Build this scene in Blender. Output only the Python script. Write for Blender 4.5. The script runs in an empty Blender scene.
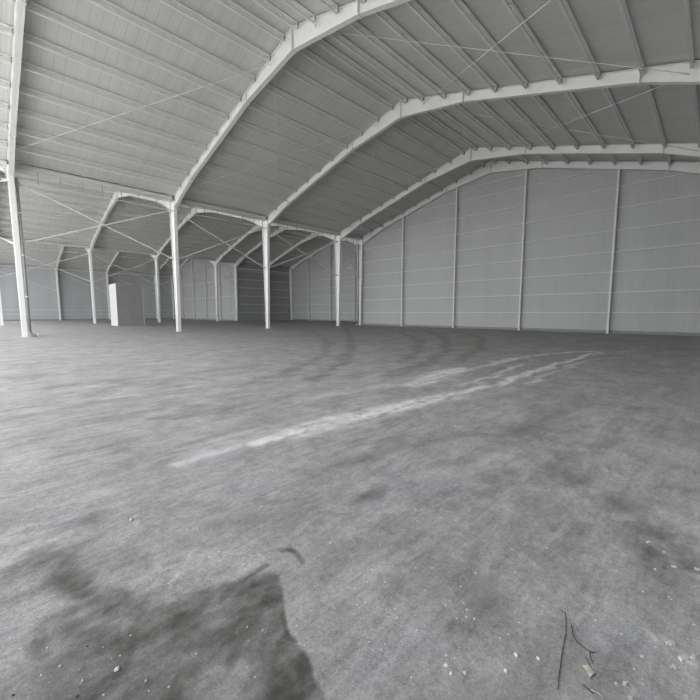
import bpy, math, random
import numpy as np
from mathutils import Vector, Matrix
random.seed(7)
SC = bpy.context.scene
COL = SC.collection

# ------------------------------------------------------------------ helpers
class MB:
    """collects simple shapes and links them as one mesh object"""
    def __init__(self):
        self.v = []; self.f = []
    def quadbox(self, pts):
        """eight points: bottom ring of four, then top ring of four"""
        b = len(self.v); self.v += [tuple(p) for p in pts]
        for q in ((3,2,1,0),(4,5,6,7),(0,1,5,4),(1,2,6,5),(2,3,7,6),(3,0,4,7)):
            self.f.append(tuple(b+i for i in q))
    def box(self, x0, x1, y0, y1, z0, z1):
        self.quadbox([(x0,y0,z0),(x1,y0,z0),(x1,y1,z0),(x0,y1,z0),(x0,y0,z1),(x1,y0,z1),(x1,y1,z1),(x0,y1,z1)])
    def tube(self, pts, r, n=8, caps=True):
        pts = [Vector(p) for p in pts]
        rr = r if isinstance(r, (list, tuple)) else [r]*len(pts)
        b = len(self.v)
        for i, p in enumerate(pts):
            d = (pts[min(i+1, len(pts)-1)] - pts[max(i-1, 0)]).normalized()
            ref = Vector((0,0,1)) if abs(d.z) < .9 else Vector((1,0,0))
            a = d.cross(ref).normalized(); c = d.cross(a)
            for k in range(n):
                t = 2*math.pi*k/n
                self.v.append(tuple(p + (a*math.cos(t) + c*math.sin(t))*rr[i]))
        for i in range(len(pts)-1):
            for k in range(n):
                k2 = (k+1) % n
                self.f.append((b+i*n+k, b+i*n+k2, b+(i+1)*n+k2, b+(i+1)*n+k))
        if caps:
            self.f.append(tuple(b+k for k in range(n-1, -1, -1)))
            e = b+(len(pts)-1)*n
            self.f.append(tuple(e+k for k in range(n)))
    def sweep(self, prof, a, b):
        """closed profile (list of offset vectors) swept from point a to point b"""
        a = Vector(a); b = Vector(b); n = len(prof); s = len(self.v)
        for p in (a, b):
            for o in prof: self.v.append(tuple(p + Vector(o)))
        for k in range(n):
            k2 = (k+1) % n
            self.f.append((s+k, s+k2, s+n+k2, s+n+k))
        self.f.append(tuple(s+k for k in range(n-1, -1, -1)))
        self.f.append(tuple(s+n+k for k in range(n)))
    def poly(self, pts):
        b = len(self.v); self.v += [tuple(p) for p in pts]
        self.f.append(tuple(range(b, b+len(pts))))
    def build(self, name, mat, parent=None, loc=None, smooth=False):
        me = bpy.data.meshes.new(name)
        me.from_pydata(self.v, [], self.f)
        import bmesh
        bm = bmesh.new(); bm.from_mesh(me)
        bmesh.ops.recalc_face_normals(bm, faces=bm.faces); bm.to_mesh(me); bm.free()
        if smooth:
            for p in me.polygons: p.use_smooth = True
        me.materials.append(mat)
        o = bpy.data.objects.new(name, me); COL.objects.link(o)
        if parent: o.parent = parent
        if loc: o.location = loc
        return o

def tag(o, label, cat, group=None, kind=None):
    o['label'] = label; o['category'] = cat
    if group: o['group'] = group
    o['kind'] = kind or 'thing'
    return o

def empty(name, loc, label, cat, group=None):
    o = bpy.data.objects.new(name, None); COL.objects.link(o)
    o.location = loc; o.empty_display_size = .2
    return tag(o, label, cat, group)

def struct(name, mb, mat, label=None):
    o = mb.build(name, mat); o['kind'] = 'structure'
    if label: o['label'] = label
    return o

def copy_thing(root, loc, label):
    r = root.copy(); COL.objects.link(r); r.location = loc; r['label'] = label
    for ch in root.children:
        c = ch.copy(); COL.objects.link(c); c.parent = r
        for g in ch.children:
            d = g.copy(); COL.objects.link(d); d.parent = c
    return r

ORD = ['first','second','third','fourth','fifth','sixth','seventh','eighth','ninth','tenth','eleventh','twelfth','thirteenth']

# ------------------------------------------------------------------ materials
def new_mat(name, rough=.5, spec=.3):
    m = bpy.data.materials.new(name); m.use_nodes = True
    nt = m.node_tree; b = nt.nodes['Principled BSDF']
    b.inputs['Roughness'].default_value = rough
    b.inputs['Specular IOR Level'].default_value = spec
    return m, nt, b
def N(nt, kind, **kw):
    n = nt.nodes.new(kind)
    for k, v in kw.items():
        if k in n.inputs: n.inputs[k].default_value = v
        else: setattr(n, k, v)
    return n
def math_n(nt, op, a, b=None, c=None, clamp=False):
    n = nt.nodes.new('ShaderNodeMath'); n.operation = op; n.use_clamp = clamp
    for i, x in enumerate((a, b, c)):
        if x is None: continue
        if isinstance(x, (int, float)): n.inputs[i].default_value = x
        else: nt.links.new(x, n.inputs[i])
    return n.outputs[0]
def mixc(nt, fac, a, b, mode='MIX'):
    n = nt.nodes.new('ShaderNodeMix'); n.data_type = 'RGBA'; n.blend_type = mode
    for sock, x in ((n.inputs[0], fac), (n.inputs[6], a), (n.inputs[7], b)):
        if isinstance(x, (int, float)): sock.default_value = x
        elif isinstance(x, tuple): sock.default_value = (*x, 1)
        else: nt.links.new(x, sock)
    return n.outputs[2]
def ramp(nt, fac, p0, p1, v0=0., v1=1.):
    n = nt.nodes.new('ShaderNodeMapRange'); n.clamp = True; n.interpolation_type = 'SMOOTHSTEP'
    nt.links.new(fac, n.inputs[0])
    for i, x in enumerate((p0, p1, v0, v1)): n.inputs[i+1].default_value = x
    return n.outputs[0]
def noise(nt, vec, scale, detail=4, rough=.55, dist=0.):
    n = N(nt, 'ShaderNodeTexNoise', Scale=scale, Detail=detail, Roughness=rough, Distortion=dist)
    nt.links.new(vec, n.inputs['Vector'])
    return n.outputs['Fac']

def plain(name, col, rough=.5, spec=.3, var=.08, scale=3.):
    m, nt, b = new_mat(name, rough, spec)
    g = N(nt, 'ShaderNodeNewGeometry')
    f = noise(nt, g.outputs['Position'], scale)
    lo = tuple(c*(1-var) for c in col); hi = tuple(min(1, c*(1+var)) for c in col)
    nt.links.new(mixc(nt, f, lo, hi), b.inputs['Base Color'])
    return m

STEEL = plain('white_painted_steel', (.74,.74,.72), .45, .35)
STEEL2 = plain('galvanised_purlin', (.68,.68,.66), .5, .3)
ROD = plain('galvanised_rod', (.66,.66,.65), .45, .4)
CLEAT = plain('cleat_steel', (.30,.30,.29), .5, .3)
PIPE = plain('grey_plastic_pipe', (.28,.28,.28), .5, .3)
BOLT = plain('bolt_steel', (.35,.35,.36), .4, .4)
POST = plain('post_steel', (.66,.66,.65), .5, .3)
GIRT = plain('girt_steel', (.66,.66,.66), .5, .3)
CURB = plain('curb_concrete', (.24,.25,.24), .85, .1, .2, 2.)
BOXF = plain('booth_front', (.44,.44,.42), .6, .2)
CHIPM = plain('plaster_chip', (.52,.51,.48), .85, .1, .15, 60.)
PEBL = plain('pale_stone', (.60,.59,.57), .8, .15, .2, 90.)
PEBD = plain('dark_stone', (.06,.06,.06), .8, .15, .2, 90.)
TWIG = plain('dry_twig', (.10,.09,.08), .85, .1, .3, 60.)
LEAF = plain('dry_leaf', (.42,.40,.35), .8, .1, .3, 60.)

def sheet(name, col, axis, pitch, seam, rib, depth=.35, dark=.38):
    """painted metal sheet: a seam line every `seam` metres and shallow ribs along the other way"""
    m, nt, b = new_mat(name, .55, .22)
    g = N(nt, 'ShaderNodeNewGeometry'); s = N(nt, 'ShaderNodeSeparateXYZ')
    nt.links.new(g.outputs['Position'], s.inputs[0])
    p = s.outputs[axis]
    fr = math_n(nt, 'FRACT', math_n(nt, 'DIVIDE', p, seam))
    d = math_n(nt, 'ABSOLUTE', math_n(nt, 'SUBTRACT', fr, .5))
    line = ramp(nt, d, 0., .035/seam*1.0, 1., 0.)
    idx = math_n(nt, 'FLOOR', math_n(nt, 'DIVIDE', p, seam))
    wn = N(nt, 'ShaderNodeTexWhiteNoise'); wn.noise_dimensions = '1D'
    nt.links.new(idx, wn.inputs['W'])
    f = noise(nt, g.outputs['Position'], .35, 3)
    c = mixc(nt, f, tuple(x*.93 for x in col), tuple(min(1, x*1.05) for x in col))
    c = mixc(nt, math_n(nt, 'MULTIPLY', wn.outputs['Value'], .10), c, tuple(x*.5 for x in col))
    c = mixc(nt, math_n(nt, 'MULTIPLY', line, dark), c, tuple(x*.25 for x in col))
    nt.links.new(c, b.inputs['Base Color'])
    wv = math_n(nt, 'SINE', math_n(nt, 'MULTIPLY', p, 2*math.pi/rib))
    wv = math_n(nt, 'MAXIMUM', wv, .2)
    h = math_n(nt, 'SUBTRACT', wv, math_n(nt, 'MULTIPLY', line, 1.))
    bp = N(nt, 'ShaderNodeBump', Strength=depth, Distance=.012)
    nt.links.new(h, bp.inputs['Height']); nt.links.new(bp.outputs[0], b.inputs['Normal'])
    return m
ROOF = sheet('roof_sheet', (.60,.60,.58), 0, 0, .45, .15, .3, .15)
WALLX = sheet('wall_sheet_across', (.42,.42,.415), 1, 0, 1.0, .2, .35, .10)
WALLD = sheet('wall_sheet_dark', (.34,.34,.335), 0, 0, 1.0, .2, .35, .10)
WALLY = sheet('wall_sheet_along', (.43,.435,.44), 0, 0, 1.0, .2, .35, .10)

def booth_mat():
    m, nt, b = new_mat('booth_panels', .6, .2)
    g = N(nt, 'ShaderNodeNewGeometry'); s = N(nt, 'ShaderNodeSeparateXYZ')
    nt.links.new(g.outputs['Position'], s.inputs[0])
    fr = math_n(nt, 'FRACT', math_n(nt, 'DIVIDE', s.outputs[2], .5))
    d = math_n(nt, 'ABSOLUTE', math_n(nt, 'SUBTRACT', fr, .5))
    line = ramp(nt, d, 0., .08, 1., 0.)
    c = mixc(nt, noise(nt, g.outputs['Position'], 1.3), (.215,.215,.208), (.27,.27,.26))
    c = mixc(nt, math_n(nt, 'MULTIPLY', line, .4), c, (.25,.25,.24))
    nt.links.new(c, b.inputs['Base Color'])
    return m
BOOTH = booth_mat()

# ------------------------------------------------------------------ layout (metres; x along the hall, y across it)
ROW = [-.77, 31.73, 63.0, 94.6]                  # the four column rows
FR = [2.07, 11.74, 20.38, 30.07, 33.82]          # frames
END = -6.2                                       # the open end
FR_MID = FR + [40.2, 45.8]
HALL = ['main hall', 'middle hall', 'far hall']
SL, EAVE = .28, 10.72
PD = .075                                         # purlin depth
def ridge(n): return (ROW[n]+ROW[n+1])/2
def half(n): return (ROW[n+1]-ROW[n])/2
def ztop(n, o): return EAVE + SL*(half(n)-o)     # top of rafter at offset o from the ridge
GABLE = [34.06, 46.04, 34.06]

# ------------------------------------------------------------------ steel columns
def make_column(label, d0=.36, d1=.96, top=10.42, group=None, w=.25):
    root = empty('steel_column', (0,0,0), label, 'column', group)
    m = MB(); t = .022
    m.quadbox([(-.008,-d0/2,.02),(.008,-d0/2,.02),(.008,d0/2,.02),(-.008,d0/2,.02),
               (-.008,-d1/2,top),(.008,-d1/2,top),(.008,d1/2,top),(-.008,d1/2,top)])
    m.build('web', STEEL, root)
    for s in (-1, 1):
        m = MB(); a, b = s*d0/2, s*d1/2
        m.quadbox([(-w/2,a-t/2,.02),(w/2,a-t/2,.02),(w/2,a+t/2,.02),(-w/2,a+t/2,.02),
                   (-w/2,b-t/2,top),(w/2,b-t/2,top),(w/2,b+t/2,top),(-w/2,b+t/2,top)])
        m.build('flange', STEEL, root)
    m = MB(); m.box(-.2,.2,-d0/2-.08,d0/2+.08,0,.025); bp = m.build('base_plate', STEEL, root)
    for sx in (-.12,.12):
        for sy in (-d0/2-.045, d0/2+.045):
            m = MB(); m.tube([(sx,sy,.025),(sx,sy,.075)], .016, 6); m.build('anchor_bolt', BOLT, bp)
    m = MB(); m.box(-w/2,w/2,-d1/2,d1/2,top,top+.02); m.build('cap_plate', STEEL, root)
    for z, q in ((9.75, .0), (5.85, .02)):
        k = d0+(d1-d0)*z/top; m = MB()
        m.box(-w/2+q,w/2-q,-k/2,k/2,z-.01,z+.01); m.build('stiffener_plate', STEEL, root)
    return root
col0 = make_column('x')
rows = {1: ('nearer row of inner columns', 'columns of the nearer inner row'),
        2: ('farther row of inner columns', 'columns of the farther inner row'),
        3: ('far side wall', 'columns against the far wall')}
first = True
for r in (1, 2, 3):
    for i, u in enumerate(FR if r != 3 else FR[:5]):
        nm = {1: ['white tapered steel column at the left end of the nearer row, brightest of all',
                  'white tapered steel column left of centre, second in the nearer row',
                  'white tapered steel column before the dark wall, third in the nearer row',
                  'white tapered steel column fourth in nearer row, just left of the gable corner',
                  'white steel corner column where the nearer row meets the big gable wall'],
              2: ['white steel column at the left photo edge in the farther row',
                  'white steel column left of the panelled booth, in the farther row',
                  'white steel column right of the panelled booth, in the farther row',
                  'white steel column of the farther row beside the far hall gable bracing',
                  'white steel corner column at the left edge of the dark side wall'],
              3: ['white steel column against the far wall, leftmost of that row',
                  'white steel column against the far wall, second of that row from the left',
                  'white steel column against the far wall directly behind the booth',
                  'white steel column against the far wall right of the booth',
                  'white steel corner column where far wall meets the far hall gable']}[r][i]
        if first:
            col0.location = (u, ROW[r], 0); col0['label'] = nm; col0['group'] = rows[r][1]; first = False
        else:
            c = copy_thing(col0, (u, ROW[r] - (.32 if r == 3 else 0), 0), nm); c['group'] = rows[r][1]
c = copy_thing(col0, (40.2, ROW[2]-.62, 0), 'white steel column against the dark side wall of the middle hall'); c['group'] = 'columns of the middle hall end bay'
c = copy_thing(col0, (45.8, ROW[2]-.62, 0), 'white steel corner column between dark side wall and middle hall gable'); c['group'] = 'columns of the middle hall end bay'
# right-hand row beside the camera: only what stands inside or next to the frame
for i, u in enumerate(FR[2:]):
    c = copy_thing(col0, (u, ROW[0], 0), f'white steel column by the right side wall, {ORD[i]} beyond the photo edge')
    c['group'] = 'columns along the right side wall'

# ------------------------------------------------------------------ roof frames
def depth_at(n, o):
    h = half(n)
    pts = [(0,1.04),(4.4,.52),(12.5,.55),(h-.45,.95)]
    for (a,x),(b,y) in zip(pts, pts[1:]):
        if o <= b: return x+(y-x)*(o-a)/(b-a)
    return pts[-1][1]
PUR = [.55,1.8,3.3,4.85,6.4,7.95,9.5,11.05,12.6,14.15]
def make_frame(n, u, label):
    root = empty('roof_girder', (u, ridge(n), 0), label, 'roof girder', f'roof girders of the {HALL[n]}')
    h = half(n); w = .25; t = .02
    os_ = [0, 2.2, 4.4, 8.4, 12.5, h-.45]
    for s in (-1, 1):
        m = MB()
        for a, b in zip(os_, os_[1:]):
            za, zb = ztop(n,a), ztop(n,b); ya, yb = s*a, s*b; da, db = depth_at(n,a), depth_at(n,b)
            m.quadbox([(-.008,ya,za-da),(.008,ya,za-da),(.008,yb,zb-db),(-.008,yb,zb-db),
                       (-.008,ya,za),(.008,ya,za),(.008,yb,zb),(-.008,yb,zb)])
        web = m.build('rafter', STEEL, root)
        m = MB(); k = MB()
        for a, b in zip(os_, os_[1:]):
            za, zb = ztop(n,a), ztop(n,b); ya, yb = s*a, s*b; da, db = depth_at(n,a), depth_at(n,b)
            for mm, qa, qb in ((m, za-t, zb-t), (k, za-da, zb-db)):
                mm.quadbox([(-w/2,ya,qa),(w/2,ya,qa),(w/2,yb,qb),(-w/2,yb,qb),
                            (-w/2,ya,qa+t),(w/2,ya,qa+t),(w/2,yb,qb+t),(-w/2,yb,qb+t)])
        m.build('top_flange', STEEL, web); k.build('bottom_flange', STEEL, web)
        for o in (4.4, 12.5):
            m = MB(); z = ztop(n,o); d = depth_at(n,o)
            m.quadbox([(-w/2-.02,s*o-.022,z-d-.05),(w/2+.02,s*o-.022,z-d-.05),(w/2+.02,s*o+.022,z-d-.05),(-w/2-.02,s*o+.022,z-d-.05),
                       (-w/2-.02,s*o-.022,z+.0),(w/2+.02,s*o-.022,z+.0),(w/2+.02,s*o+.022,z+.0),(-w/2-.02,s*o+.022,z+.0)])
            m.build('splice_plate', STEEL, root)
        for o in PUR:
            m = MB(); z = ztop(n,o)
            # folded cleat hooked under the purlin, hanging over the web
            m.box(-.145,-.130, s*o-.055, s*o+.055, z-.22, z+PD-.075)
            m.box(-.19,-.145, s*o-.055, s*o-.040, z-.22, z+PD-.075)
            m.build('purlin_cleat', CLEAT, root)
    m = MB(); z = ztop(n,0)
    m.box(-w/2-.02, w/2+.02, -.025, .025, z-1.10, z-.01)
    m.build('ridge_plate', STEEL, root)
    return root
where = ['first roof girder from the left', 'second roof girder from the left', 'third roof girder from the left', 'fourth roof girder from the left',
         'roof girder against the gable wall']
for n in range(3):
    for i, u in enumerate(FR_MID if n == 1 else FR):
        if n == 1 and i >= 5:
            w_ = 'roof girder over the dark side wall' if i == 5 else 'roof girder against the farthest gable'
        elif i == 4 and n == 1: w_ = 'fifth roof girder from the left'
        else: w_ = where[i]
        make_frame(n, u, f'white steel {w_}, spanning the {HALL[n]}')

# ------------------------------------------------------------------ lattice purlins carried by the girders
PDEP = .36
def lattice_data(L, bays):
    """top chord over the whole hall, then a bottom chord and a zigzag of lacing rods for each bay"""
    m = MB(); m.box(0, L, -.05, .05, -.055, 0); tc = m.build('top_chord', STEEL2)
    ch, lc = [], []
    for a, b in bays:
        m = MB(); m.box(a+.22, b-.22, -.05, .05, -PDEP, -PDEP+.045)
        m.quadbox([(a+.20,-.03,-PDEP+.02),(a+.24,-.03,-PDEP+.02),(a+.24,.03,-PDEP+.02),(a+.20,.03,-PDEP+.02),
                   (a+.14,-.03,-.05),(a+.18,-.03,-.05),(a+.18,.03,-.05),(a+.14,.03,-.05)])
        ch.append(m.build('bottom_chord', STEEL2))
        k = max(4, 2*int(round((b-a-.5)/1.1))); pts = []
        for q in range(k+1):
            pts.append((a+.25+(b-a-.5)*q/k, 0, -.05 if q % 2 == 0 else -PDEP+.03))
        m = MB(); m.tube(pts, .013, 5); lc.append(m.build('lacing_rod', STEEL2))
    return tc, ch, lc
for n in range(3):
    x1 = GABLE[n]-.05; us_ = [END] + (FR_MID if n == 1 else FR)
    bays = list(zip(us_, us_[1:]))
    bays = [(a-END, b-END) for a, b in bays]
    proto = None
    for s, side in ((-1, 'right'), (1, 'left')):
        for i, o in enumerate(PUR + [half(n)-.45]):
            lb = f'lattice roof purlin on the {HALL[n]} {side} slope, ' + (f'{ORD[i]} down from the ridge' if i < len(PUR) else 'lowest, just above the eaves')
            loc = (END, ridge(n)+s*o, ztop(n,o)+PD-.025)
            if proto is None:
                proto = root = empty('roof_purlin', loc, lb, 'purlin')
                tc, ch, lc = lattice_data(x1-END, bays)
                for q in [tc]+ch+lc: q.parent = root
            else: root = copy_thing(proto, loc, lb)
            root['group'] = f'purlins of the {HALL[n]} {side} slope'
            root.rotation_euler = (0, 0, 0)

# ------------------------------------------------------------------ roof sheets
for n in range(3):
    x0, x1 = END-.3, GABLE[n]+.2
    for s in (-1, 1):
        m = MB(); zr = ztop(n,0)+PD; ze = ztop(n,half(n))+PD; y0 = ridge(n); y1 = ridge(n)+s*half(n)
        if (n, s) in ((0,-1),(2,1)): y1 += s*.9; ze -= SL*.9
        if n == 1: x1 = GABLE[1]+.2
        m.quadbox([(x0,y0,zr),(x1,y0,zr),(x1,y1,ze),(x0,y1,ze),(x0,y0,zr+.08),(x1,y0,zr+.08),(x1,y1,ze+.08),(x0,y1,ze+.08)])
        struct('ceiling', m, ROOF)

# ------------------------------------------------------------------ walls
def gable_wall(name, n, u, y0=None, y1=None):
    m = MB(); a, b, c = ROW[n]-.2 if y0 is None else y0, ridge(n), ROW[n+1]+.2
    zr, ze = ztop(n,0)+PD, ztop(n,half(n))+PD
    q = [(a,.0),(c,.0),(c,ze),(b,zr),(a,ze)]
    s = len(m.v); m.v += [(u,y,z) for y,z in q] + [(u+.08,y,z) for y,z in q]
    m.f += [tuple(range(s,s+5)), tuple(range(s+9,s+4,-1))] + [(s+i,s+(i+1)%5,s+5+(i+1)%5,s+5+i) for i in range(5)]
    return struct(name, m, WALLX)
gable_wall('wall_end', 0, GABLE[0]); gable_wall('wall_back', 1, GABLE[1]); gable_wall('wall_rear', 2, GABLE[2])
def side_wall(name, y, x0, x1, mat=None):
    m = MB(); m.box(x0,x1,y,y+.08,0,EAVE+PD-(.03 if mat is None and (y > 90 or y < 0) else 0)); return struct(name, m, mat or WALLY)
side_wall('wall_left', ROW[3]+.22, END-.2, GABLE[2]+.08)
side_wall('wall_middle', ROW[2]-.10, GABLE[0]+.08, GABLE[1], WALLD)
side_wall('wall_inner', ROW[1]+.14, GABLE[0]+.08, GABLE[1])
side_wall('wall_right', ROW[0]-.62, END, GABLE[0]+.08)
m = MB(); zc = ztop(0,half(0))+PD  # added wall stub behind the camera, unseen, sized to darken the right side
m.quadbox([(END-.1,ROW[0]-.7,0),(END,ROW[0]-.7,0),(END,2.0,0),(END-.1,2.0,0),(END-.1,ROW[0]-.7,zc),(END,ROW[0]-.7,zc),(END,2.0,ztop(0,ridge(0)-2.0)+PD),(END-.1,2.0,ztop(0,ridge(0)-2.0)+PD)])
struct('wall_front_blocker', m, WALLX)
def curb(name, x0, x1, y0, y1, h=.22):
    m = MB(); m.box(x0,x1,y0,y1,0,h); o = m.build(name, CURB); o['kind'] = 'structure'
curb('baseboard_end', GABLE[0]-.05, GABLE[0], ROW[0]-.5, ROW[1]-.4)
curb('baseboard_back', GABLE[1]-.05, GABLE[1], ROW[1]+.3, ROW[2]-.45)
curb('baseboard_rear', GABLE[2]-.05, GABLE[2], ROW[2]+.3, ROW[3]-.75)
curb('baseboard_left', END, GABLE[2]-.06, ROW[3]+.16, ROW[3]+.22)

# girts: horizontal rails, cut between the walls' posts
def girts(u, n, zs, wall, label):
    for i, z in enumerate(zs):
        lo, hi = ROW[n]+.25, ROW[n+1]-.3
        e = ztop(n, half(n))-.55
        if z > e:
            o = half(n)-(z-EAVE+.75)/SL
            if o < 1: continue
            lo, hi = ridge(n)-o, ridge(n)+o
        m = MB(); m.sweep([(0,0,0),(.11,0,0),(.11,0,.012),(.012,0,.012),(.012,0,.040),(.11,0,.040),(.11,0,.052),(0,0,.052)], (0,lo,0), (0,hi,0))
        o = m.build('wall_girt', GIRT, None, (u, 0, z))
        tag(o, f'thin horizontal wall girt on {label}, {ORD[i]} from the floor', 'wall girt', f'girts on {label}')
GZ = [1.55, 3.07, 4.6, 6.1, 7.65, 9.25, 10.8, 12.3, 13.4]
girts(GABLE[0]-.12, 0, GZ, 0, 'the big gable wall at right')
girts(GABLE[1]-.12, 1, GZ[:6], 1, 'the middle hall end gable')
girts(GABLE[2]-.12, 2, [1.3,4.6,7.65], 2, 'the far hall end gable')
def side_girts(y, x0, x1, zs, label, s=-1):
    for i, z in enumerate(zs):
        m = MB(); m.sweep([(0,0,0),(0,s*.11,0),(0,s*.11,.07),(0,s*.098,.07),(0,s*.098,.012),(0,s*.012,.012),(0,s*.012,.07),(0,0,.07)], (x0,0,0), (x1,0,0))
        o = m.build('wall_girt', GIRT, None, (0, y, z))
        tag(o, f'thin horizontal wall girt on {label}, {ORD[i]} from the floor', 'wall girt', f'girts on {label}')
side_girts(ROW[3]+.21, END, GABLE[2]-.2, [1.2,2.0], 'the far side wall')
side_girts(ROW[2]-.11, GABLE[0]+.1, GABLE[1]-.1, [1.55,3.07,4.6,6.1,7.65,9.25], 'the dark side wall')

# gable posts
def post(n, u, y, label, group):
    o = abs(y-ridge(n)); z = ztop(n,o)-depth_at(n,o)-.02
    root = empty('gable_post', (u,y,0), label, 'wall post', group)
    m = MB(); m.box(-.10,.10,-.006,.006,.02,z)
    m.build('web', POST, root)
    for s in (-1,1):
        m = MB(); m.box(s*.1-.006,s*.1+.006,-.065,.065,.02,z); m.build('flange', POST, root)
    m = MB(); m.box(-.14,.14,-.12,.12,0,.02); m.build('base_plate', POST, root)
    m = MB(); m.box(-.13,.13,-.1,.1,z,z+.015); m.build('top_plate', POST, root)
for i, y in enumerate((25.2, 18.75, 12.3, 5.75)):
    post(0, FR[4]+.0, y, f'white wall post on the big gable wall, {ORD[i]} from the left corner', 'posts of the big gable wall')
for i, y in enumerate((56.6, 50.3, 44.2, 38.0)):
    post(1, 45.8, y, f'slim wall post on the middle hall end gable, {ORD[i]} from its left corner', 'posts of the middle hall gable')
for i, y in enumerate((88.3, 82.0, 75.6, 69.3)):
    post(2, FR[4], y, f'slim wall post on the far hall end gable, {ORD[i]} from its left corner', 'posts of the far hall gable')

# ------------------------------------------------------------------ valley gutters on the column rows
BAYN = ['bay left of the first column', 'first bay from the left', 'second bay from the left', 'third bay from the left', 'short bay by the gable']
for r in (1, 2):
    us = [END] + FR
    for i, (a, b) in enumerate(zip(us, us[1:])):
        a2, b2 = a+.14, b-.14
        root = empty('valley_gutter', ((a+b)/2, ROW[r], 10.5), f'white valley gutter over the {["","nearer","farther"][r]} column row, {BAYN[i]}', 'gutter', f'valley gutters over the {["","nearer","farther"][r]} row')
        L = (b2-a2)/2
        m = MB(); W = .32; t = .012
        m.box(-L,L,-W,W,0,t); m.box(-L,L,-W,-W+t,0,.26); m.box(-L,L,W-t,W,0,.26)
        m.box(-L,L,-W-.05,-W,.245,.26); m.box(-L,L,W,W+.05,.245,.26)
        m.build('channel', STEEL2, root)
        m = MB(); m.tube([(-L,-.1,-.75),(L,-.1,-.75)], .022, 8); m.build('tie_tube', STEEL2, root)
        m = MB(); m.tube([(-L,-W-.03,.23),(L,-W-.03,.23)], .035, 8); m.build('rim_tube', STEEL, root)
        k = max(2, int(round(2*L/1.2)))
        for j in range(1, k):
            x = -L + 2*L*j/k
            m = MB(); m.box(x-.02,x+.02,-.115,-.10,-.76,.02); m.build('hanger_strap', CLEAT, root)
# eave struts along the far wall and inner end bay
def strut(x0, x1, y, z, label):
    m = MB(); m.tube([(x0,0,0),(x1,0,0)], .07, 10)
    o = m.build('eave_strut', STEEL, None, (0,y,z)); tag(o, label, 'strut', 'eave struts')
us = [END]+FR
for i, (a, b) in enumerate(zip(us, us[1:])):
    strut(a+.15, b-.15, ROW[3]-.1, 10.2, f'white eave strut along the far wall, {BAYN[i]}')
strut(FR[4]+.15, 40.05, ROW[2]-.45, 9.6, 'white eave strut over the dark side wall, left half')
strut(40.35, 45.65, ROW[2]-.45, 9.6, 'white eave strut over the dark side wall, right half')

# ------------------------------------------------------------------ bracing rods
def rod(a, b, label, group, r=.04):
    a, b = Vector(a), Vector(b); c = (a+b)/2
    root = empty('brace_rod', c, label, 'brace rod', group)
    m = MB(); m.tube([a-c, b-c], r, 8); m.build('rod', ROD, root)
    d = (b-a).normalized()
    for p, s in ((a-c, 1), (b-c, -1)):
        m = MB(); m.tube([p, p+d*s*.28], r*1.7, 8); m.build('end_fitting', ROD, root)
for r, nm in ((1,'nearer'),(2,'farther')):
    for i, (a, b) in enumerate(zip(us, us[1:])):
        y = ROW[r]
        rod((a+.15,y,9.75),(b-.12,y,5.9), f'diagonal wall brace falling to the right, {nm} row, {BAYN[i]}', f'diagonal braces of the {nm} row', .045)
        rod((a+.12,y-.1,5.9),(b-.15,y-.1,9.75), f'diagonal wall brace rising to the right, {nm} row, {BAYN[i]}', f'diagonal braces of the {nm} row', .045)
for i, (a, b) in enumerate(zip(us, us[1:])):
    y = ROW[3]-.28
    rod((a+.15,y,9.6),(b-.12,y,5.9), f'diagonal brace falling to the right against the far wall, {BAYN[i]}', 'diagonal braces on the far wall', .045)
# roof rods, below the purlins
for n in (0, 1):
    for i, (a, b) in enumerate(zip(FR[:3], FR[1:4])):
        for s, sd in ((1,'left'),(-1,'right')):
            y1, y2 = 1.75, 14.1
            z1, z2 = ztop(n,y1)-.40, ztop(n,y2)-.40
            rod((a+.1,ridge(n)+s*y2,z2),(b-.1,ridge(n)+s*y1,z1), f'roof rod climbing away to the ridge, {HALL[n]} {sd} slope, {BAYN[i+1]}', f'roof rods of the {HALL[n]}', .017)
            if s == 1 and i == 0: continue
            rod((a+.1,ridge(n)+s*y1,z1-.05),(b-.1,ridge(n)+s*y2,z2-.05), f'roof rod descending away from the ridge, {HALL[n]} {sd} slope, {BAYN[i+1]}', f'roof rods of the {HALL[n]}', .017)
# short bracing on the far hall gable end bay
rod((FR[3]+.2,ROW[2]+.12,9.4),(FR[4]-.2,ROW[2]+.12,5.9),'thin cross brace falling right in the short far bay','short cross braces',.02)

# ------------------------------------------------------------------ downpipes
def downpipe(x, y, label, ex, ey):
    root = empty('downpipe', (x,y,0), label, 'downpipe', 'rainwater downpipes')
    m = MB(); m.tube([(0,0,.35),(0,0,9.9)], .075, 12); m.build('pipe', PIPE, root, smooth=True)
    pts = []
    for k in range(7):
        t = k/6*math.pi/2
        pts.append((ex*.25*(1-math.cos(t)), ey*.25*(1-math.cos(t)), .35-.25*math.sin(t)))
    pts.append((ex*.34, ey*.34, .10))
    m = MB(); m.tube(pts, .082, 12); m.build('elbow', PIPE, root, smooth=True)
    m = MB(); m.tube([(ex*.33,ey*.33,.10),(ex*.40,ey*.40,.10)], .095, 12); m.build('outlet_collar', STEEL, root, smooth=True)
    for z in (2.6, 5.2, 7.8):
        m = MB(); m.tube([(0,0,z-.03),(0,0,z+.03)], .092, 12); m.build('pipe_clip', STEEL, root)
downpipe(FR[0]+.25, ROW[1]-.26, 'dark grey downpipe beside the leftmost near column', 1, 0)
downpipe(FR[4]-.55, ROW[1]-.27, 'dark downpipe standing left of the gable corner column', -1, 0)
downpipe(FR[2]+.26, ROW[2]-.30, 'downpipe behind the booth on the farther row column', 1, 0)

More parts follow.
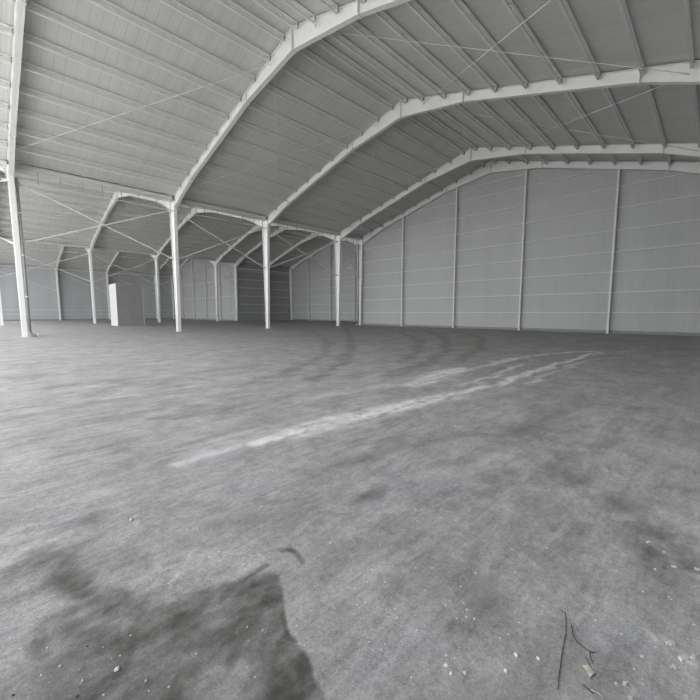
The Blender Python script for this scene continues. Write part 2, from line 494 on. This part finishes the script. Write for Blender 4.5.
# ------------------------------------------------------------------ the booth between the column rows
root = empty('panel_booth', (12.95, 51.2, 0), 'tall box-shaped booth with grey panels and white end, among the far columns', 'booth')
bx, by, bh = 1.42, 1.48, 4.95
m = MB(); m.box(-bx+.06,bx,-by,by,.02,bh-.05); m.build('panelled_body', BOOTH, root)
m = MB(); m.box(-bx-.02,-bx+.06,-by-.03,by+.03,.0,bh); m.build('white_end_panel', BOXF, root)['label'] = 'plain white end panel'
m = MB(); m.box(-bx+.06,bx+.04,-by-.04,by+.04,bh-.05,bh); m.build('roof_sheet', BOXF, root)
m = MB(); m.box(bx-.06,bx+.03,-by-.03,-by+.05,0,bh-.05); m.build('corner_trim', BOXF, root)
m = MB(); m.box(-bx+.06,bx+.02,-by-.02,by+.02,0,.08); m.build('plinth', CURB, root)

# ------------------------------------------------------------------ floor
def lines(lo, hi, fine_lo, fine_hi, s0, g):
    out = [fine_lo]; x = fine_lo
    while x < hi:
        x += max(s0, g*max(0, x)); out.append(min(x, hi))
    neg = []; x = fine_lo; st = s0*4
    while x > lo:
        x -= st; st *= 1.3; neg.append(max(x, lo))
    return np.array(sorted(set(neg + out)))
XL = lines(END-.2, 46.2, -.7, 46.2, .014, .0105)
YL = lines(ROW[0]-.75, ROW[3]+.35, -.3, 95, .014, .0105)
GX, GY = np.meshgrid(XL, YL, indexing='ij')
X, Y = GX.ravel(), GY.ravel()
def vnoise(x, y, sc, seed):
    r = np.random.RandomState(seed); T = r.rand(256, 256)
    x = x*sc+37.3; y = y*sc+11.7
    ix = np.floor(x).astype(int); iy = np.floor(y).astype(int)
    fx = x-ix; fy = y-iy; fx = fx*fx*(3-2*fx); fy = fy*fy*(3-2*fy)
    a = T[ix%256, iy%256]; b = T[(ix+1)%256, iy%256]; c = T[ix%256, (iy+1)%256]; d = T[(ix+1)%256, (iy+1)%256]
    return (a*(1-fx)+b*fx)*(1-fy) + (c*(1-fx)+d*fx)*fy
def fbm(x, y, sc, seed, o=4):
    s = 0; a = .5
    for i in range(o):
        s = s + a*(vnoise(x, y, sc*2**i, seed+i)-.5); a *= .55
    return s
def sm(d, a, b):            # 1 where d<a, 0 where d>b
    t = np.clip((d-a)/(b-a), 0, 1); return 1-t*t*(3-2*t)
def dist_line(pts, x, y):
    best = np.full(x.shape, 1e9)
    for (ax,ay),(bx_,by_) in zip(pts, pts[1:]):
        dx, dy = bx_-ax, by_-ay; L = dx*dx+dy*dy+1e-9
        t = np.clip(((x-ax)*dx+(y-ay)*dy)/L, 0, 1)
        best = np.minimum(best, np.hypot(x-ax-t*dx, y-ay-t*dy))
    return best
def poly_sdf(pts, x, y):
    d = dist_line(pts+[pts[0]], x, y); ins = np.zeros(x.shape, bool)
    n = len(pts); j = n-1
    for i in range(n):
        xi, yi = pts[i]; xj, yj = pts[j]
        c = ((yi > y) != (yj > y)) & (x < (xj-xi)*(y-yi)/((yj-yi)+1e-12)+xi)
        ins ^= c; j = i
    return np.where(ins, -d, d)
R = np.hypot(X, Y)
wx = X + fbm(X, Y, 1.6, 3)*.25*np.clip(R/3, .3, 3); wy = Y + fbm(X, Y, 1.6, 13)*.25*np.clip(R/3, .3, 3)
fx_ = X + fbm(X, Y, 9, 23)*.05; fy_ = Y + fbm(X, Y, 9, 33)*.05
chalk = np.zeros(X.shape)
for pts, w, s in (
    ([(1.421,3.929),(1.756,3.989),(2.091,3.918)], .07, .5),
    ([(2.296,3.853),(2.792,3.879),(3.489,3.863)], .11, .95),
    ([(2.9,3.86),(4.548,3.80),(5.793,3.645),(6.5,3.46)], .25, 1.0),
    ([(6.745,4.719),(7.889,4.836),(9.558,4.990)], .32, .85),
    ([(6.266,3.397),(7.756,3.378),(9.525,3.388),(12.529,3.427),(17.633,3.202)], .13, .85),
    ([(9.072,4.733),(12.030,4.937),(15.290,4.551),(17.800,3.584)], .17, .75),
    ([(7.2,3.75),(9.0,3.85),(11.5,4.1)], .10, .6), ([(8.4,2.9),(12,3.0),(15,2.85)], .09, .45),
    ([(4.048,5.297),(5.176,5.123),(6.650,4.981)], .14, .35),
    ([(0.189,3.202),(0.392,3.246)], .05, .2),
    ([(2.0,4.3),(3.2,4.35),(4.4,4.25)], .12, .18),
    ([(4.85,.98),(5.1,.80),(5.0,.60)], .05, .40),
    ([(4.5,.72),(4.35,.5)], .04, .45),
    ([(2.26,.06),(2.22,-.02),(2.15,-.06)], .035, .75), ([(2.30,.13),(2.26,.06)], .02, .6), ([(1.90,.14),(1.83,.12),(1.79,.08)], .02, .6),
    ([(3.22,.23),(3.12,.12),(3.02,.05),(2.95,-.05)], .05, .6), ([(.72,2.25),(.70,2.17)], .03, .7), ([(.75,3.12),(.72,2.95)], .02, .5)):
    d = dist_line(pts, wx*.6+X*.4, wy*.6+Y*.4)
    k = .50+1.5*fbm(X*.35, Y*2.4, 4, 43)+.8*fbm(X, Y, 12, 53)
    if w < .06: k = k-.45+2.2*fbm(X*1.2, Y, 26, 193)
    chalk = np.maximum(chalk, s*sm(d, w*.25, w*1.6)*np.clip(k*1.5-.02, 0, 1))
wet_poly = [(1.20,1.80),(1.136,1.713),(1.058,1.600),(1.004,1.494),(0.963,1.400),(0.968,1.302),(0.951,1.212),(0.920,1.132),(0.884,1.050),(0.795,0.935),(0.093,1.3),(-0.6,1.7),(-0.5,2.231),(0.018,2.094),(0.117,2.110),(0.160,2.365),(0.328,2.250),(0.449,2.073),(0.592,1.983),(0.771,2.026),(0.923,1.962),(1.045,1.886),(1.12,1.86)]
sd = poly_sdf(wet_poly, fx_, fy_)
right = np.clip((X-.45)/.45, 0, 1)
soft = .12*(1-right)+.014*right
wet = sm(sd, -soft, soft*.4)
inner = .80 + 1.0*fbm(X*1.1, Y*2.2, 3.2, 63) - .55*sm(np.hypot((X-.30)/.28, (Y-1.98)/.12), .3, 1.1)*0
light_in = sm(np.hypot((X-.62)/.22, (Y-1.42)/.16), .3, 1.2)
brown = sm(np.hypot((X-.02)/.35, (Y-1.95)/.22), .2, 1.1)
head = sm(np.hypot((X-1.27)/.13, (Y-1.90)/.11), .5, 1.15)
wet = wet*np.clip(inner - .42*light_in - .25*brown - .12, .15, .85)*(1-.9*head)
for pts, w, k in (([(1.10,1.70),(1.02,1.60),(.975,1.487),(.925,1.33),(.885,1.212),(.80,1.06)], .065, .95),
                  ([(.982,1.834),(.785,1.926),(.531,2.026),(.413,2.281),(.302,2.556),(.199,2.717)], .07, .72),
                  ([(1.0,1.75),(.88,1.70),(.773,1.60),(.651,1.622),(.553,1.670),(.401,1.595)], .06, .70),
                  ([(.117,2.110),(.128,2.292),(.162,2.381),(.28,2.35)], .045, .55),
                  ([(.70,1.55),(.62,1.45),(.52,1.42)], .03, .55),
                  ([(.80,1.42),(.72,1.33),(.66,1.22)], .035, .5)):
    d = dist_line(pts, X + fbm(X, Y, 5, 123)*.16, Y + fbm(X, Y, 5, 133)*.16)
    wet = np.maximum(wet, k*sm(d, w*.2, w*1.7)*np.clip(.85+1.3*fbm(X*1.3, Y*2.6, 7, 143), .25, 1)*np.where(sd < .012, 1, np.where(X > .75, np.clip(1-(sd-.012)/.015, 0, 1), 1)))
wet = np.maximum(wet, .85*sm(dist_line([(1.345,1.99),(1.385,1.935),(1.393,1.879),(1.361,1.784)], fx_, fy_), .006, .030)*np.clip(.9+1.5*fbm(X, Y, 22, 153), .2, 1))
wet = np.maximum(wet, .16*sm(dist_line([(1.23,2.04),(1.30,2.01),(1.345,1.99)], fx_, fy_), .004, .02))
edge = sm(np.abs(sd), 0, .022)*right
wet = np.clip(wet + .18*edge*(1-head)*(sd < .03), 0, 1)
wet = np.maximum(wet, .55*sm(dist_line([(1.167,1.913),(1.024,1.908),(0.898,1.876)], fx_, fy_), .006, .028))
wet = np.maximum(wet, .75*sm(np.hypot((fx_-.34)/.16, (fy_-1.62)/.10), .4, 1.1))
for pl, s in (([(0.114,3.031),(0.203,3.081),(0.282,2.620),(0.347,2.449),(0.428,2.217),(0.424,2.376),(0.326,2.649),(0.277,3.036)], .65),
              ([(0.318,3.357),(0.471,3.353),(0.557,3.227),(0.439,3.164)], .35)):
    d = poly_sdf(pl, wx, wy); wet = np.maximum(wet, s*sm(d, -.07, .09)*np.clip(.8+1.4*fbm(X, Y, 8, 73), 0, 1))
for cx, cy, rx, ry, s in ((2.30,2.01,.22,.10,.45),(3.15,.15,.42,.22,.50),(3.66,.45,.3,.2,.3),(4.06,1.01,.5,.25,.35),(3.41,1.35,.4,.15,.22),
                          (.15,3.02,.14,.12,.45),(1.75,.85,.28,.2,.28),(2.0,1.5,.3,.2,.18),(1.85,.25,.2,.15,.22),(5.0,1.7,1.0,.4,.25),(2.9,2.7,1.0,.16,.22),(1.1,2.5,.35,.15,.18)):
    wet = np.maximum(wet, s*sm(np.hypot((wx-cx)/rx, (wy-cy)/ry), .3, 1.2)*np.clip(.8+1.6*fbm(X, Y, 7, 83), 0, 1))
tyre = np.zeros(X.shape)
for pts, w, s in (([(26.4,26.8),(15.2,14.9),(9.7,9.7),(7.15,7.7),(5.45,6.7)], .22, .8),
                  ([(24.2,18.2),(18.,12.1),(12.4,8.4),(9.5,7.1)], .25, .8),
                  ([(27.,17.6),(20.5,11.9),(14.,8.),(10.2,6.45),(7.4,5.7)], .25, .8),
                  ([(21.2,26.),(13.3,14.7),(9.1,10.3),(6.4,8.4),(4.,7.36)], .2, .7),
                  ([(29,16),(22.5,10.5),(15.5,7.2),(11,5.9)], .25, .7),
                  ([(.085,6.287),(.535,6.394),(1.047,6.4),(1.618,6.595)], .13, .5),
                  ([(.276,12.33),(1.017,12.2)], .3, .6),
                  ([(2.57,8.77),(4.1,9.75),(5.95,9.76)], .25, .3),
                  ([(13.7,3.6),(8.8,2.5),(6.3,2.05)], .22, .35),
                  ([(8.8,1.06),(6.,.86),(5.,.84)], .12, .45),
                  ([(9.4,1.36),(6.3,1.06),(5.2,1.04)], .08, .3),
                  ([(.12,7.48),(.86,7.7),(1.77,7.82)], .2, .4),
                  ([(2.2,2.89),(2.92,2.73),(3.98,2.35),(5.1,1.78)], .10, .35),
                  ([(1.8,5.78),(2.75,5.8),(4.16,5.76)], .14, .4),
                  ([(3,6.6),(5,6.7),(7,6.4)], .14, .3)):
    d = dist_line(pts, wx, wy)
    tyre = np.maximum(tyre, s*sm(d, w*.3, w*1.6)*np.clip(.75+1.8*fbm(X*.6, Y*2., 3, 93), 0, 1))
# brown trodden dirt over the inner hall, with fading daylight painted in, ragged outline
dirt_falloff = np.clip((X + 3.0*fbm(X, Y, .25, 163, 5) - 5.5)/9, 0, 1)*(.55+.9*fbm(X*.5, Y*1.4, .9, 173, 5))
dirt_falloff = np.clip(dirt_falloff, 0, 1)
wet = np.clip(wet*(1+1.1*fbm(X*1.0, Y*2.4, 9, 183, 5)), 0, 1)**.68
nx, ny = len(XL), len(YL)
me = bpy.data.meshes.new('floor')
vid = np.arange(nx*ny).reshape(nx, ny)
F = np.stack([vid[:-1,:-1], vid[1:,:-1], vid[1:,1:], vid[:-1,1:]], -1).reshape(-1, 4)
relief = (fbm(X, Y, 5, 103)*.008 - wet*.002 + .003*edge)*sm(R, 3.5, 6)
me.from_pydata(np.stack([X, Y, relief-.006*sm(R, 3.5, 6)], -1).tolist(), [], F.tolist())
for nme, a in (('chalk', chalk), ('damp', wet), ('tyre', tyre), ('dirt_falloff', dirt_falloff)):
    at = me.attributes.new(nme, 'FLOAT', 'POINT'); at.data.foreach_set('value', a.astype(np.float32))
for p in me.polygons: p.use_smooth = True

def N_sep(nt, col):
    q = N(nt, 'ShaderNodeSeparateColor'); nt.links.new(col, q.inputs[0]); return q.outputs[0]
def floor_mat():
    m, nt, b = new_mat('compacted_concrete', .70, .14)
    g = N(nt, 'ShaderNodeNewGeometry'); pos = g.outputs['Position']
    mp = N(nt, 'ShaderNodeMapping'); mp.vector_type = 'POINT'
    mp.inputs['Rotation'].default_value = (0,0,math.radians(4)); mp.inputs['Scale'].default_value = (.35,1.5,1)
    nt.links.new(pos, mp.inputs['Vector'])
    st = noise(nt, mp.outputs[0], 1.3, 9, .72, .5)
    mp2 = N(nt, 'ShaderNodeMapping'); mp2.vector_type = 'POINT'
    mp2.inputs['Rotation'].default_value = (0,0,math.radians(-5)); mp2.inputs['Scale'].default_value = (.9,5.,1)
    nt.links.new(pos, mp2.inputs['Vector'])
    st2 = noise(nt, mp2.outputs[0], 1.7, 9, .76, .8)
    big = noise(nt, pos, .30, 4, .6)
    mot = noise(nt, pos, 1.5, 9, .68, .4)
    mot2 = noise(nt, pos, 5.5, 8, .74, .3)
    fine = noise(nt, pos, 24., 6, .75)
    grit = noise(nt, pos, 110., 3, .75)
    def dl(c, f, lo, hi, dk, lt):
        """darken where the noise is low and lighten where it is high"""
        c = mixc(nt, math_n(nt, 'MULTIPLY', ramp(nt, f, .5, lo, 0., 1.), dk), c, (.125,.121,.115))
        return mixc(nt, math_n(nt, 'MULTIPLY', ramp(nt, f, .5, hi, 0., 1.), lt), c, (.68,.675,.67))
    c = mixc(nt, ramp(nt, big, .3, .7), (.325,.318,.310), (.36,.359,.362))
    c = mixc(nt, ramp(nt, noise(nt, pos, .8, 4, .6), .48, .66), c, (.342,.344,.360))
    w_ = ramp(nt, noise(nt, pos, .55, 3, .5), .35, .65)
    c = dl(c, math_n(nt, 'ADD', .5, math_n(nt, 'MULTIPLY', math_n(nt, 'SUBTRACT', st, .5), w_)), .37, .63, .42, .34)
    c = dl(c, st2, .36, .66, .34, .20)
    mp3 = N(nt, 'ShaderNodeMapping'); mp3.vector_type = 'POINT'
    mp3.inputs['Rotation'].default_value = (0,0,math.radians(8)); mp3.inputs['Scale'].default_value = (2.2,9.,1)
    nt.links.new(pos, mp3.inputs['Vector'])
    c = dl(c, noise(nt, mp3.outputs[0], 1.6, 7, .75, .8), .34, .68, .20, .10)
    c = dl(c, mot, .34, .66, .34, .20)
    c = dl(c, mot2, .35, .66, .24, .12)
    c = dl(c, fine, .36, .66, .27, .14)
    c = dl(c, grit, .32, .68, .40, .22)
    # pale flecks of crushed stone pressed in the surface
    zone = ramp(nt, mot, .47, .62)
    for sc_, r0, k in ((24., .11, .8), (60., .15, .6)):
        vo = N(nt, 'ShaderNodeTexVoronoi', Scale=sc_); vo.feature = 'F1'
        nt.links.new(pos, vo.inputs['Vector'])
        sel = math_n(nt, 'GREATER_THAN', N_sep(nt, vo.outputs['Color']), .55)
        fl = math_n(nt, 'MULTIPLY', math_n(nt, 'MULTIPLY', ramp(nt, vo.outputs['Distance'], r0, r0+.05, 1., 0.), zone), sel)
        c = mixc(nt, math_n(nt, 'MULTIPLY', fl, k), c, (.85,.84,.82))
        sel = math_n(nt, 'LESS_THAN', N_sep(nt, vo.outputs['Color']), .14)
        fl = math_n(nt, 'MULTIPLY', ramp(nt, vo.outputs['Distance'], r0, r0+.08, 1., 0.), sel)
        c = mixc(nt, math_n(nt, 'MULTIPLY', fl, .45), c, (.12,.115,.11))
    at = {}
    for k in ('chalk', 'damp', 'tyre', 'dirt_falloff'):
        a = N(nt, 'ShaderNodeAttribute'); a.attribute_name = k; at[k] = a.outputs['Fac']
    c = mixc(nt, math_n(nt, 'MULTIPLY', at['dirt_falloff'], .75), c, (.215,.196,.180))
    c = mixc(nt, math_n(nt, 'MULTIPLY', at['tyre'], .85), c, (.15,.145,.138))
    brk = math_n(nt, 'MULTIPLY', at['chalk'], ramp(nt, mot2, .3, .6, .55, 1.1))
    c = mixc(nt, brk, c, (.72,.715,.71))
    dm = math_n(nt, 'MULTIPLY', at['damp'], ramp(nt, mot2, .62, .40, .72, 1.))
    c = mixc(nt, math_n(nt, 'MULTIPLY', dm, 1.0, clamp=True), c, (.070,.067,.061))
    nt.links.new(c, b.inputs['Base Color'])
    nt.links.new(ramp(nt, at['damp'], 0., 1., .6, .5), b.inputs['Roughness'])
    hh = math_n(nt, 'ADD', math_n(nt, 'MULTIPLY', fine, .7), math_n(nt, 'MULTIPLY', grit, .3))
    bp = N(nt, 'ShaderNodeBump', Strength=.3, Distance=.02)
    nt.links.new(hh, bp.inputs['Height']); nt.links.new(bp.outputs[0], b.inputs['Normal'])
    return m
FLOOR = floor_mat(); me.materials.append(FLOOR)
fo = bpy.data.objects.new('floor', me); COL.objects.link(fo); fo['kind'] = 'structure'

# ground outside the open end and around the building
m = MB(); m.box(-160, END-.2, -120, 220, -.3, -.02)
GROUND = plain('outside_ground', (.62,.61,.59), .9, .1, .12, .3)
g = m.build('ground', GROUND); g['kind'] = 'structure'

# ------------------------------------------------------------------ loose stones, chips and twigs
def ground_z(x, y):
    i = min(max(int(np.searchsorted(XL, x)), 0), nx-1); j = min(max(int(np.searchsorted(YL, y)), 0), ny-1)
    return float((relief-.006*sm(R, 3.5, 6)).reshape(nx, ny)[i, j])
def stone_mesh(seed, flat, mat, name):
    import bmesh
    rnd = random.Random(seed)
    bm = bmesh.new(); bmesh.ops.create_icosphere(bm, subdivisions=2, radius=1)
    ph = [rnd.uniform(0,6) for _ in range(6)]
    for v in bm.verts:
        p = v.co; k = 1+.16*math.sin(3*p.x+ph[0])*math.sin(2.5*p.y+ph[1])+.12*math.sin(5*p.z+4*p.x+ph[2])+.08*math.sin(7*p.y+ph[3])
        v.co = Vector((p.x*k*1.15, p.y*k*.9, max(p.z*k, -.55)*flat))
    me_ = bpy.data.meshes.new(name); bm.to_mesh(me_); bm.free(); me_.materials.append(mat)
    return me_
SM = [stone_mesh(i, .62, PEBL, 'pebble') for i in range(5)]; SD = stone_mesh(9, .62, PEBD, 'pebble')
PEB=[(0.726,3.106,0),(0.736,2.976,0),(0.459,2.798,0),(0.723,2.317,1),(0.422,1.960,0),(0.257,2.042,1),(0.328,1.807,0),(0.120,2.169,0),(0.310,1.984,0),(0.084,2.016,0),(0.104,1.952,0),(0.207,1.855,0),(-0.011,1.990,1),(0.179,1.790,1),(0.403,1.659,0),(0.398,1.603,0),(0.463,1.558,0),(0.258,1.718,0),(0.356,1.874,0),(0.611,1.631,0),(0.149,2.012,0),(0.684,2.194,0),(0.706,2.212,0),(1.546,2.567,0),(1.104,2.537,0),(1.180,2.385,0),(1.622,1.796,0),(1.358,1.289,0),(1.523,1.363,0),(0.858,1.592,0),(0.903,1.517,0),(0.748,1.398,0),(0.748,1.333,0),(1.000,1.297,0),(1.479,1.758,0),(2.164,1.817,0),(1.961,1.610,0),(1.841,1.530,0),(1.830,1.228,0),(1.904,1.154,0),(1.714,1.082,0),(1.597,1.288,0),(2.055,0.939,0),(1.884,0.949,0),(1.782,0.876,0),(1.754,0.842,0),(1.707,0.822,0),(1.725,0.786,0),(1.922,0.651,0),(1.867,0.610,0),(1.704,0.642,0),(1.754,0.619,0),(1.667,0.549,0),(1.722,0.469,0),(1.389,0.756,0),(1.371,0.721,0),(1.417,0.680,0),(1.555,0.553,0),(1.232,0.838,0),(1.435,0.783,0),(1.449,0.749,0),(2.629,0.703,0),(2.113,0.593,0),(1.699,0.940,0),(2.157,0.219,0),(1.970,0.144,0),(2.186,0.088,0),(2.729,0.496,0),(2.643,0.073,0),(2.627,0.059,0),(2.587,0.181,0)]
BIG = {(0.328,1.807):.0105, (1.722,.469):.009, (1.667,.549):.010, (1.389,.756):.0095, (1.371,.721):.0095, (1.417,.680):.008, (1.555,.553):.0095, (1.622,1.796):.0085, (.726,3.106):.013}
rnd = random.Random(3)
def zone(x, y, dark):
    c = 'small dark stone' if dark else 'small pale stone'
    if (x, y) == (0.328,1.807): return 'largest white stone on the dark damp patch at bottom left'
    if x < 1.0 and y < 2.1: return c+' lying on the dark damp patch at bottom left'
    if x < 1.4 and y >= 2.1: return c+' on the dry floor above the damp patch'
    if y < .5 and x > 1.9: return c+' near the rough pale patches at bottom right'
    return c+' scattered on the bare floor right of the damp patch'
for (x, y, dk) in PEB:
    r = BIG.get((x, y), rnd.uniform(.003, .0055))*(.8+.2*math.hypot(x,y)/2)
    o = bpy.data.objects.new('pebble', SD if dk else rnd.choice(SM)); COL.objects.link(o)
    o.location = (x, y, ground_z(x, y)+r*.28); o.scale = (r, r, r); o.rotation_euler = (0,0,rnd.uniform(0,6))
    lb = zone(x, y, dk); tag(o, lb, 'stone', lb.replace('small ', '').replace('stone', 'stones') if 'largest' not in lb else None)
CHIP=[(3.199,0.217,0.021),(3.134,0.128,0.018),(2.996,0.069,0.016),(3.062,-0.035,0.021),(2.203,-0.013,0.030),(2.260,0.036,0.024),(2.246,-0.046,0.022),(2.115,0.017,0.022),(2.076,0.125,0.013),(1.863,0.161,0.013),(1.807,0.133,0.013),(1.833,0.191,0.010),(2.879,0.150,0.012)]
for i, (x, y, r) in enumerate(CHIP):
    r *= .85; m = MB(); n = 11; q = random.Random(i*7+1)
    rr = [r*q.uniform(.45,1.15) for _ in range(n)]
    ring = [(rr[k]*math.cos(2*math.pi*k/n)*1.5, rr[k]*math.sin(2*math.pi*k/n)*.8) for k in range(n)]
    m.v = [(a,b,-.004) for a,b in ring]+[(a*.8,b*.8,.004) for a,b in ring]+[(0,0,.0055)]
    m.f = [(k,(k+1)%n,n+(k+1)%n,n+k) for k in range(n)]+[(n+k,n+(k+1)%n,2*n) for k in range(n)]+[tuple(range(n-1,-1,-1))]
    o = m.build('plaster_chip', CHIPM, None, (x,y,ground_z(x,y)+.002)); o.rotation_euler = (0,0,-.6+q.uniform(-.5,.5))
    far = x > 2.7
    tag(o, 'pale flat plaster chip on the dark gritty patch near the right edge' if far else 'pale flat plaster chip on the floor in the bottom right corner', 'debris', 'plaster chips on the gritty patch' if far else 'plaster chips in the bottom right corner')
def twig(name, branches, label, mat=TWIG):
    (x0, y0) = branches[0][1][0]; z0 = ground_z(x0, y0)
    root = empty(name, (x0,y0,z0), label, 'twig')
    for part, pts, r in branches:
        m = MB(); P_ = [(a-x0, b-y0, ground_z(a,b)-z0+r*1.0) for a, b in pts]
        m.tube(P_, [r*.7]*(len(P_)-1)+[r*.4], 6); m.build(part, mat, root, smooth=True)
twig('dry_twig', [('stem', [(1.628,.362),(1.698,.377),(1.783,.391),(1.876,.407),(1.967,.418),(2.048,.439),(2.117,.461)], .0025),
                  ('side_shoot', [(2.095,.456),(2.113,.485)], .0022)], 'long thin dry twig with a forked tip on the bare floor')
twig('dry_twig', [('stem', [(1.944,.286),(1.930,.307),(1.935,.333),(1.948,.365),(1.979,.390),(2.046,.415)], .0035),
                  ('side_shoot', [(1.93,.307),(1.90,.300),(1.872,.282)], .0025)], 'curved dark twig right of the long thin twig')
twig('dry_twig', [('stem', [(1.729,.295),(1.723,.272),(1.716,.248)], .004)], 'short dark twig at the bottom edge beside the pale splinter')
twig('wood_splinter', [('stem', [(1.727,.261),(1.733,.237),(1.727,.215)], .0045)], 'pale wood splinter at the bottom edge beside a dark twig', LEAF)
twig('dry_twig', [('stem', [(1.884,.318),(1.866,.303),(1.849,.290)], .0028)], 'tiny twig just above the crumpled dry leaf')
m = MB()
pts = [(1.821,.316,.004),(1.834,.298,.014),(1.823,.266,.005),(1.803,.270,.012),(1.784,.277,.004),(1.775,.297,.010),(1.797,.314,.012)]
cx, cy = 1.805, .292; z0 = ground_z(cx, cy)
m.v = [(0,0,.006)] + [(a-cx,b-cy,c) for a,b,c in pts]; k = len(pts)
m.v += [(x_, y_, z_-.002) for x_, y_, z_ in m.v]
m.f = [(0,1+i,1+(i+1)%k) for i in range(k)] + [(k+1,k+2+(i+1)%k,k+2+i) for i in range(k)] + [(1+i,k+2+i,k+2+(i+1)%k,1+(i+1)%k) for i in range(k)]
o = m.build('dry_leaf', LEAF, None, (cx,cy,z0)); tag(o, 'crumpled pale dry leaf lying between the twigs', 'leaf')

# ------------------------------------------------------------------ daylight
w = bpy.data.worlds.new('overcast_sky'); SC.world = w; w.use_nodes = True
nt = w.node_tree; bg = nt.nodes['Background']
tc = N(nt, 'ShaderNodeTexCoord'); sp = N(nt, 'ShaderNodeSeparateXYZ'); nt.links.new(tc.outputs['Generated'], sp.inputs[0])
c = mixc(nt, ramp(nt, sp.outputs[2], 0., .9), (.93,.96,1.0), (.98,.985,1.0))
nt.links.new(c, bg.inputs['Color']); bg.inputs['Strength'].default_value = 1.5
for n in range(3):                                   # daylight comes in through the open end of each hall
    l = bpy.data.lights.new('daylight_portal', 'AREA'); l.shape = 'RECTANGLE'
    l.size = 12.5; l.size_y = ROW[n+1]-ROW[n]; l.cycles.is_portal = True
    o = bpy.data.objects.new('daylight_portal', l); COL.objects.link(o)
    o.matrix_world = Matrix.Translation((END-.35, ridge(n), 7)) @ Matrix(((0,0,-1,0),(0,1,0,0),(1,0,0,0),(0,0,0,1)))

# ------------------------------------------------------------------ camera
cam = bpy.data.cameras.new('camera'); co = bpy.data.objects.new('camera', cam); COL.objects.link(co)
cam.sensor_width = 36; cam.sensor_fit = 'HORIZONTAL'; cam.lens = 367.08/700*36; cam.clip_start = .05; cam.clip_end = 500
a = math.radians(44.705); p = math.radians(5.864)
fw = Vector((math.cos(a)*math.cos(p), math.sin(a)*math.cos(p), -math.sin(p)))
co.location = (0,0,1.6); co.rotation_euler = fw.to_track_quat('-Z', 'Y').to_euler()
SC.camera = co

SC.view_settings.view_transform = 'Standard'; SC.view_settings.look = 'None'
SC.view_settings.gamma = 1; SC.view_settings.use_curve_mapping = False
SC.view_settings.exposure = 1.85
SC.cycles.diffuse_bounces = 8; SC.cycles.max_bounces = 12
SC.cycles.use_denoising = True
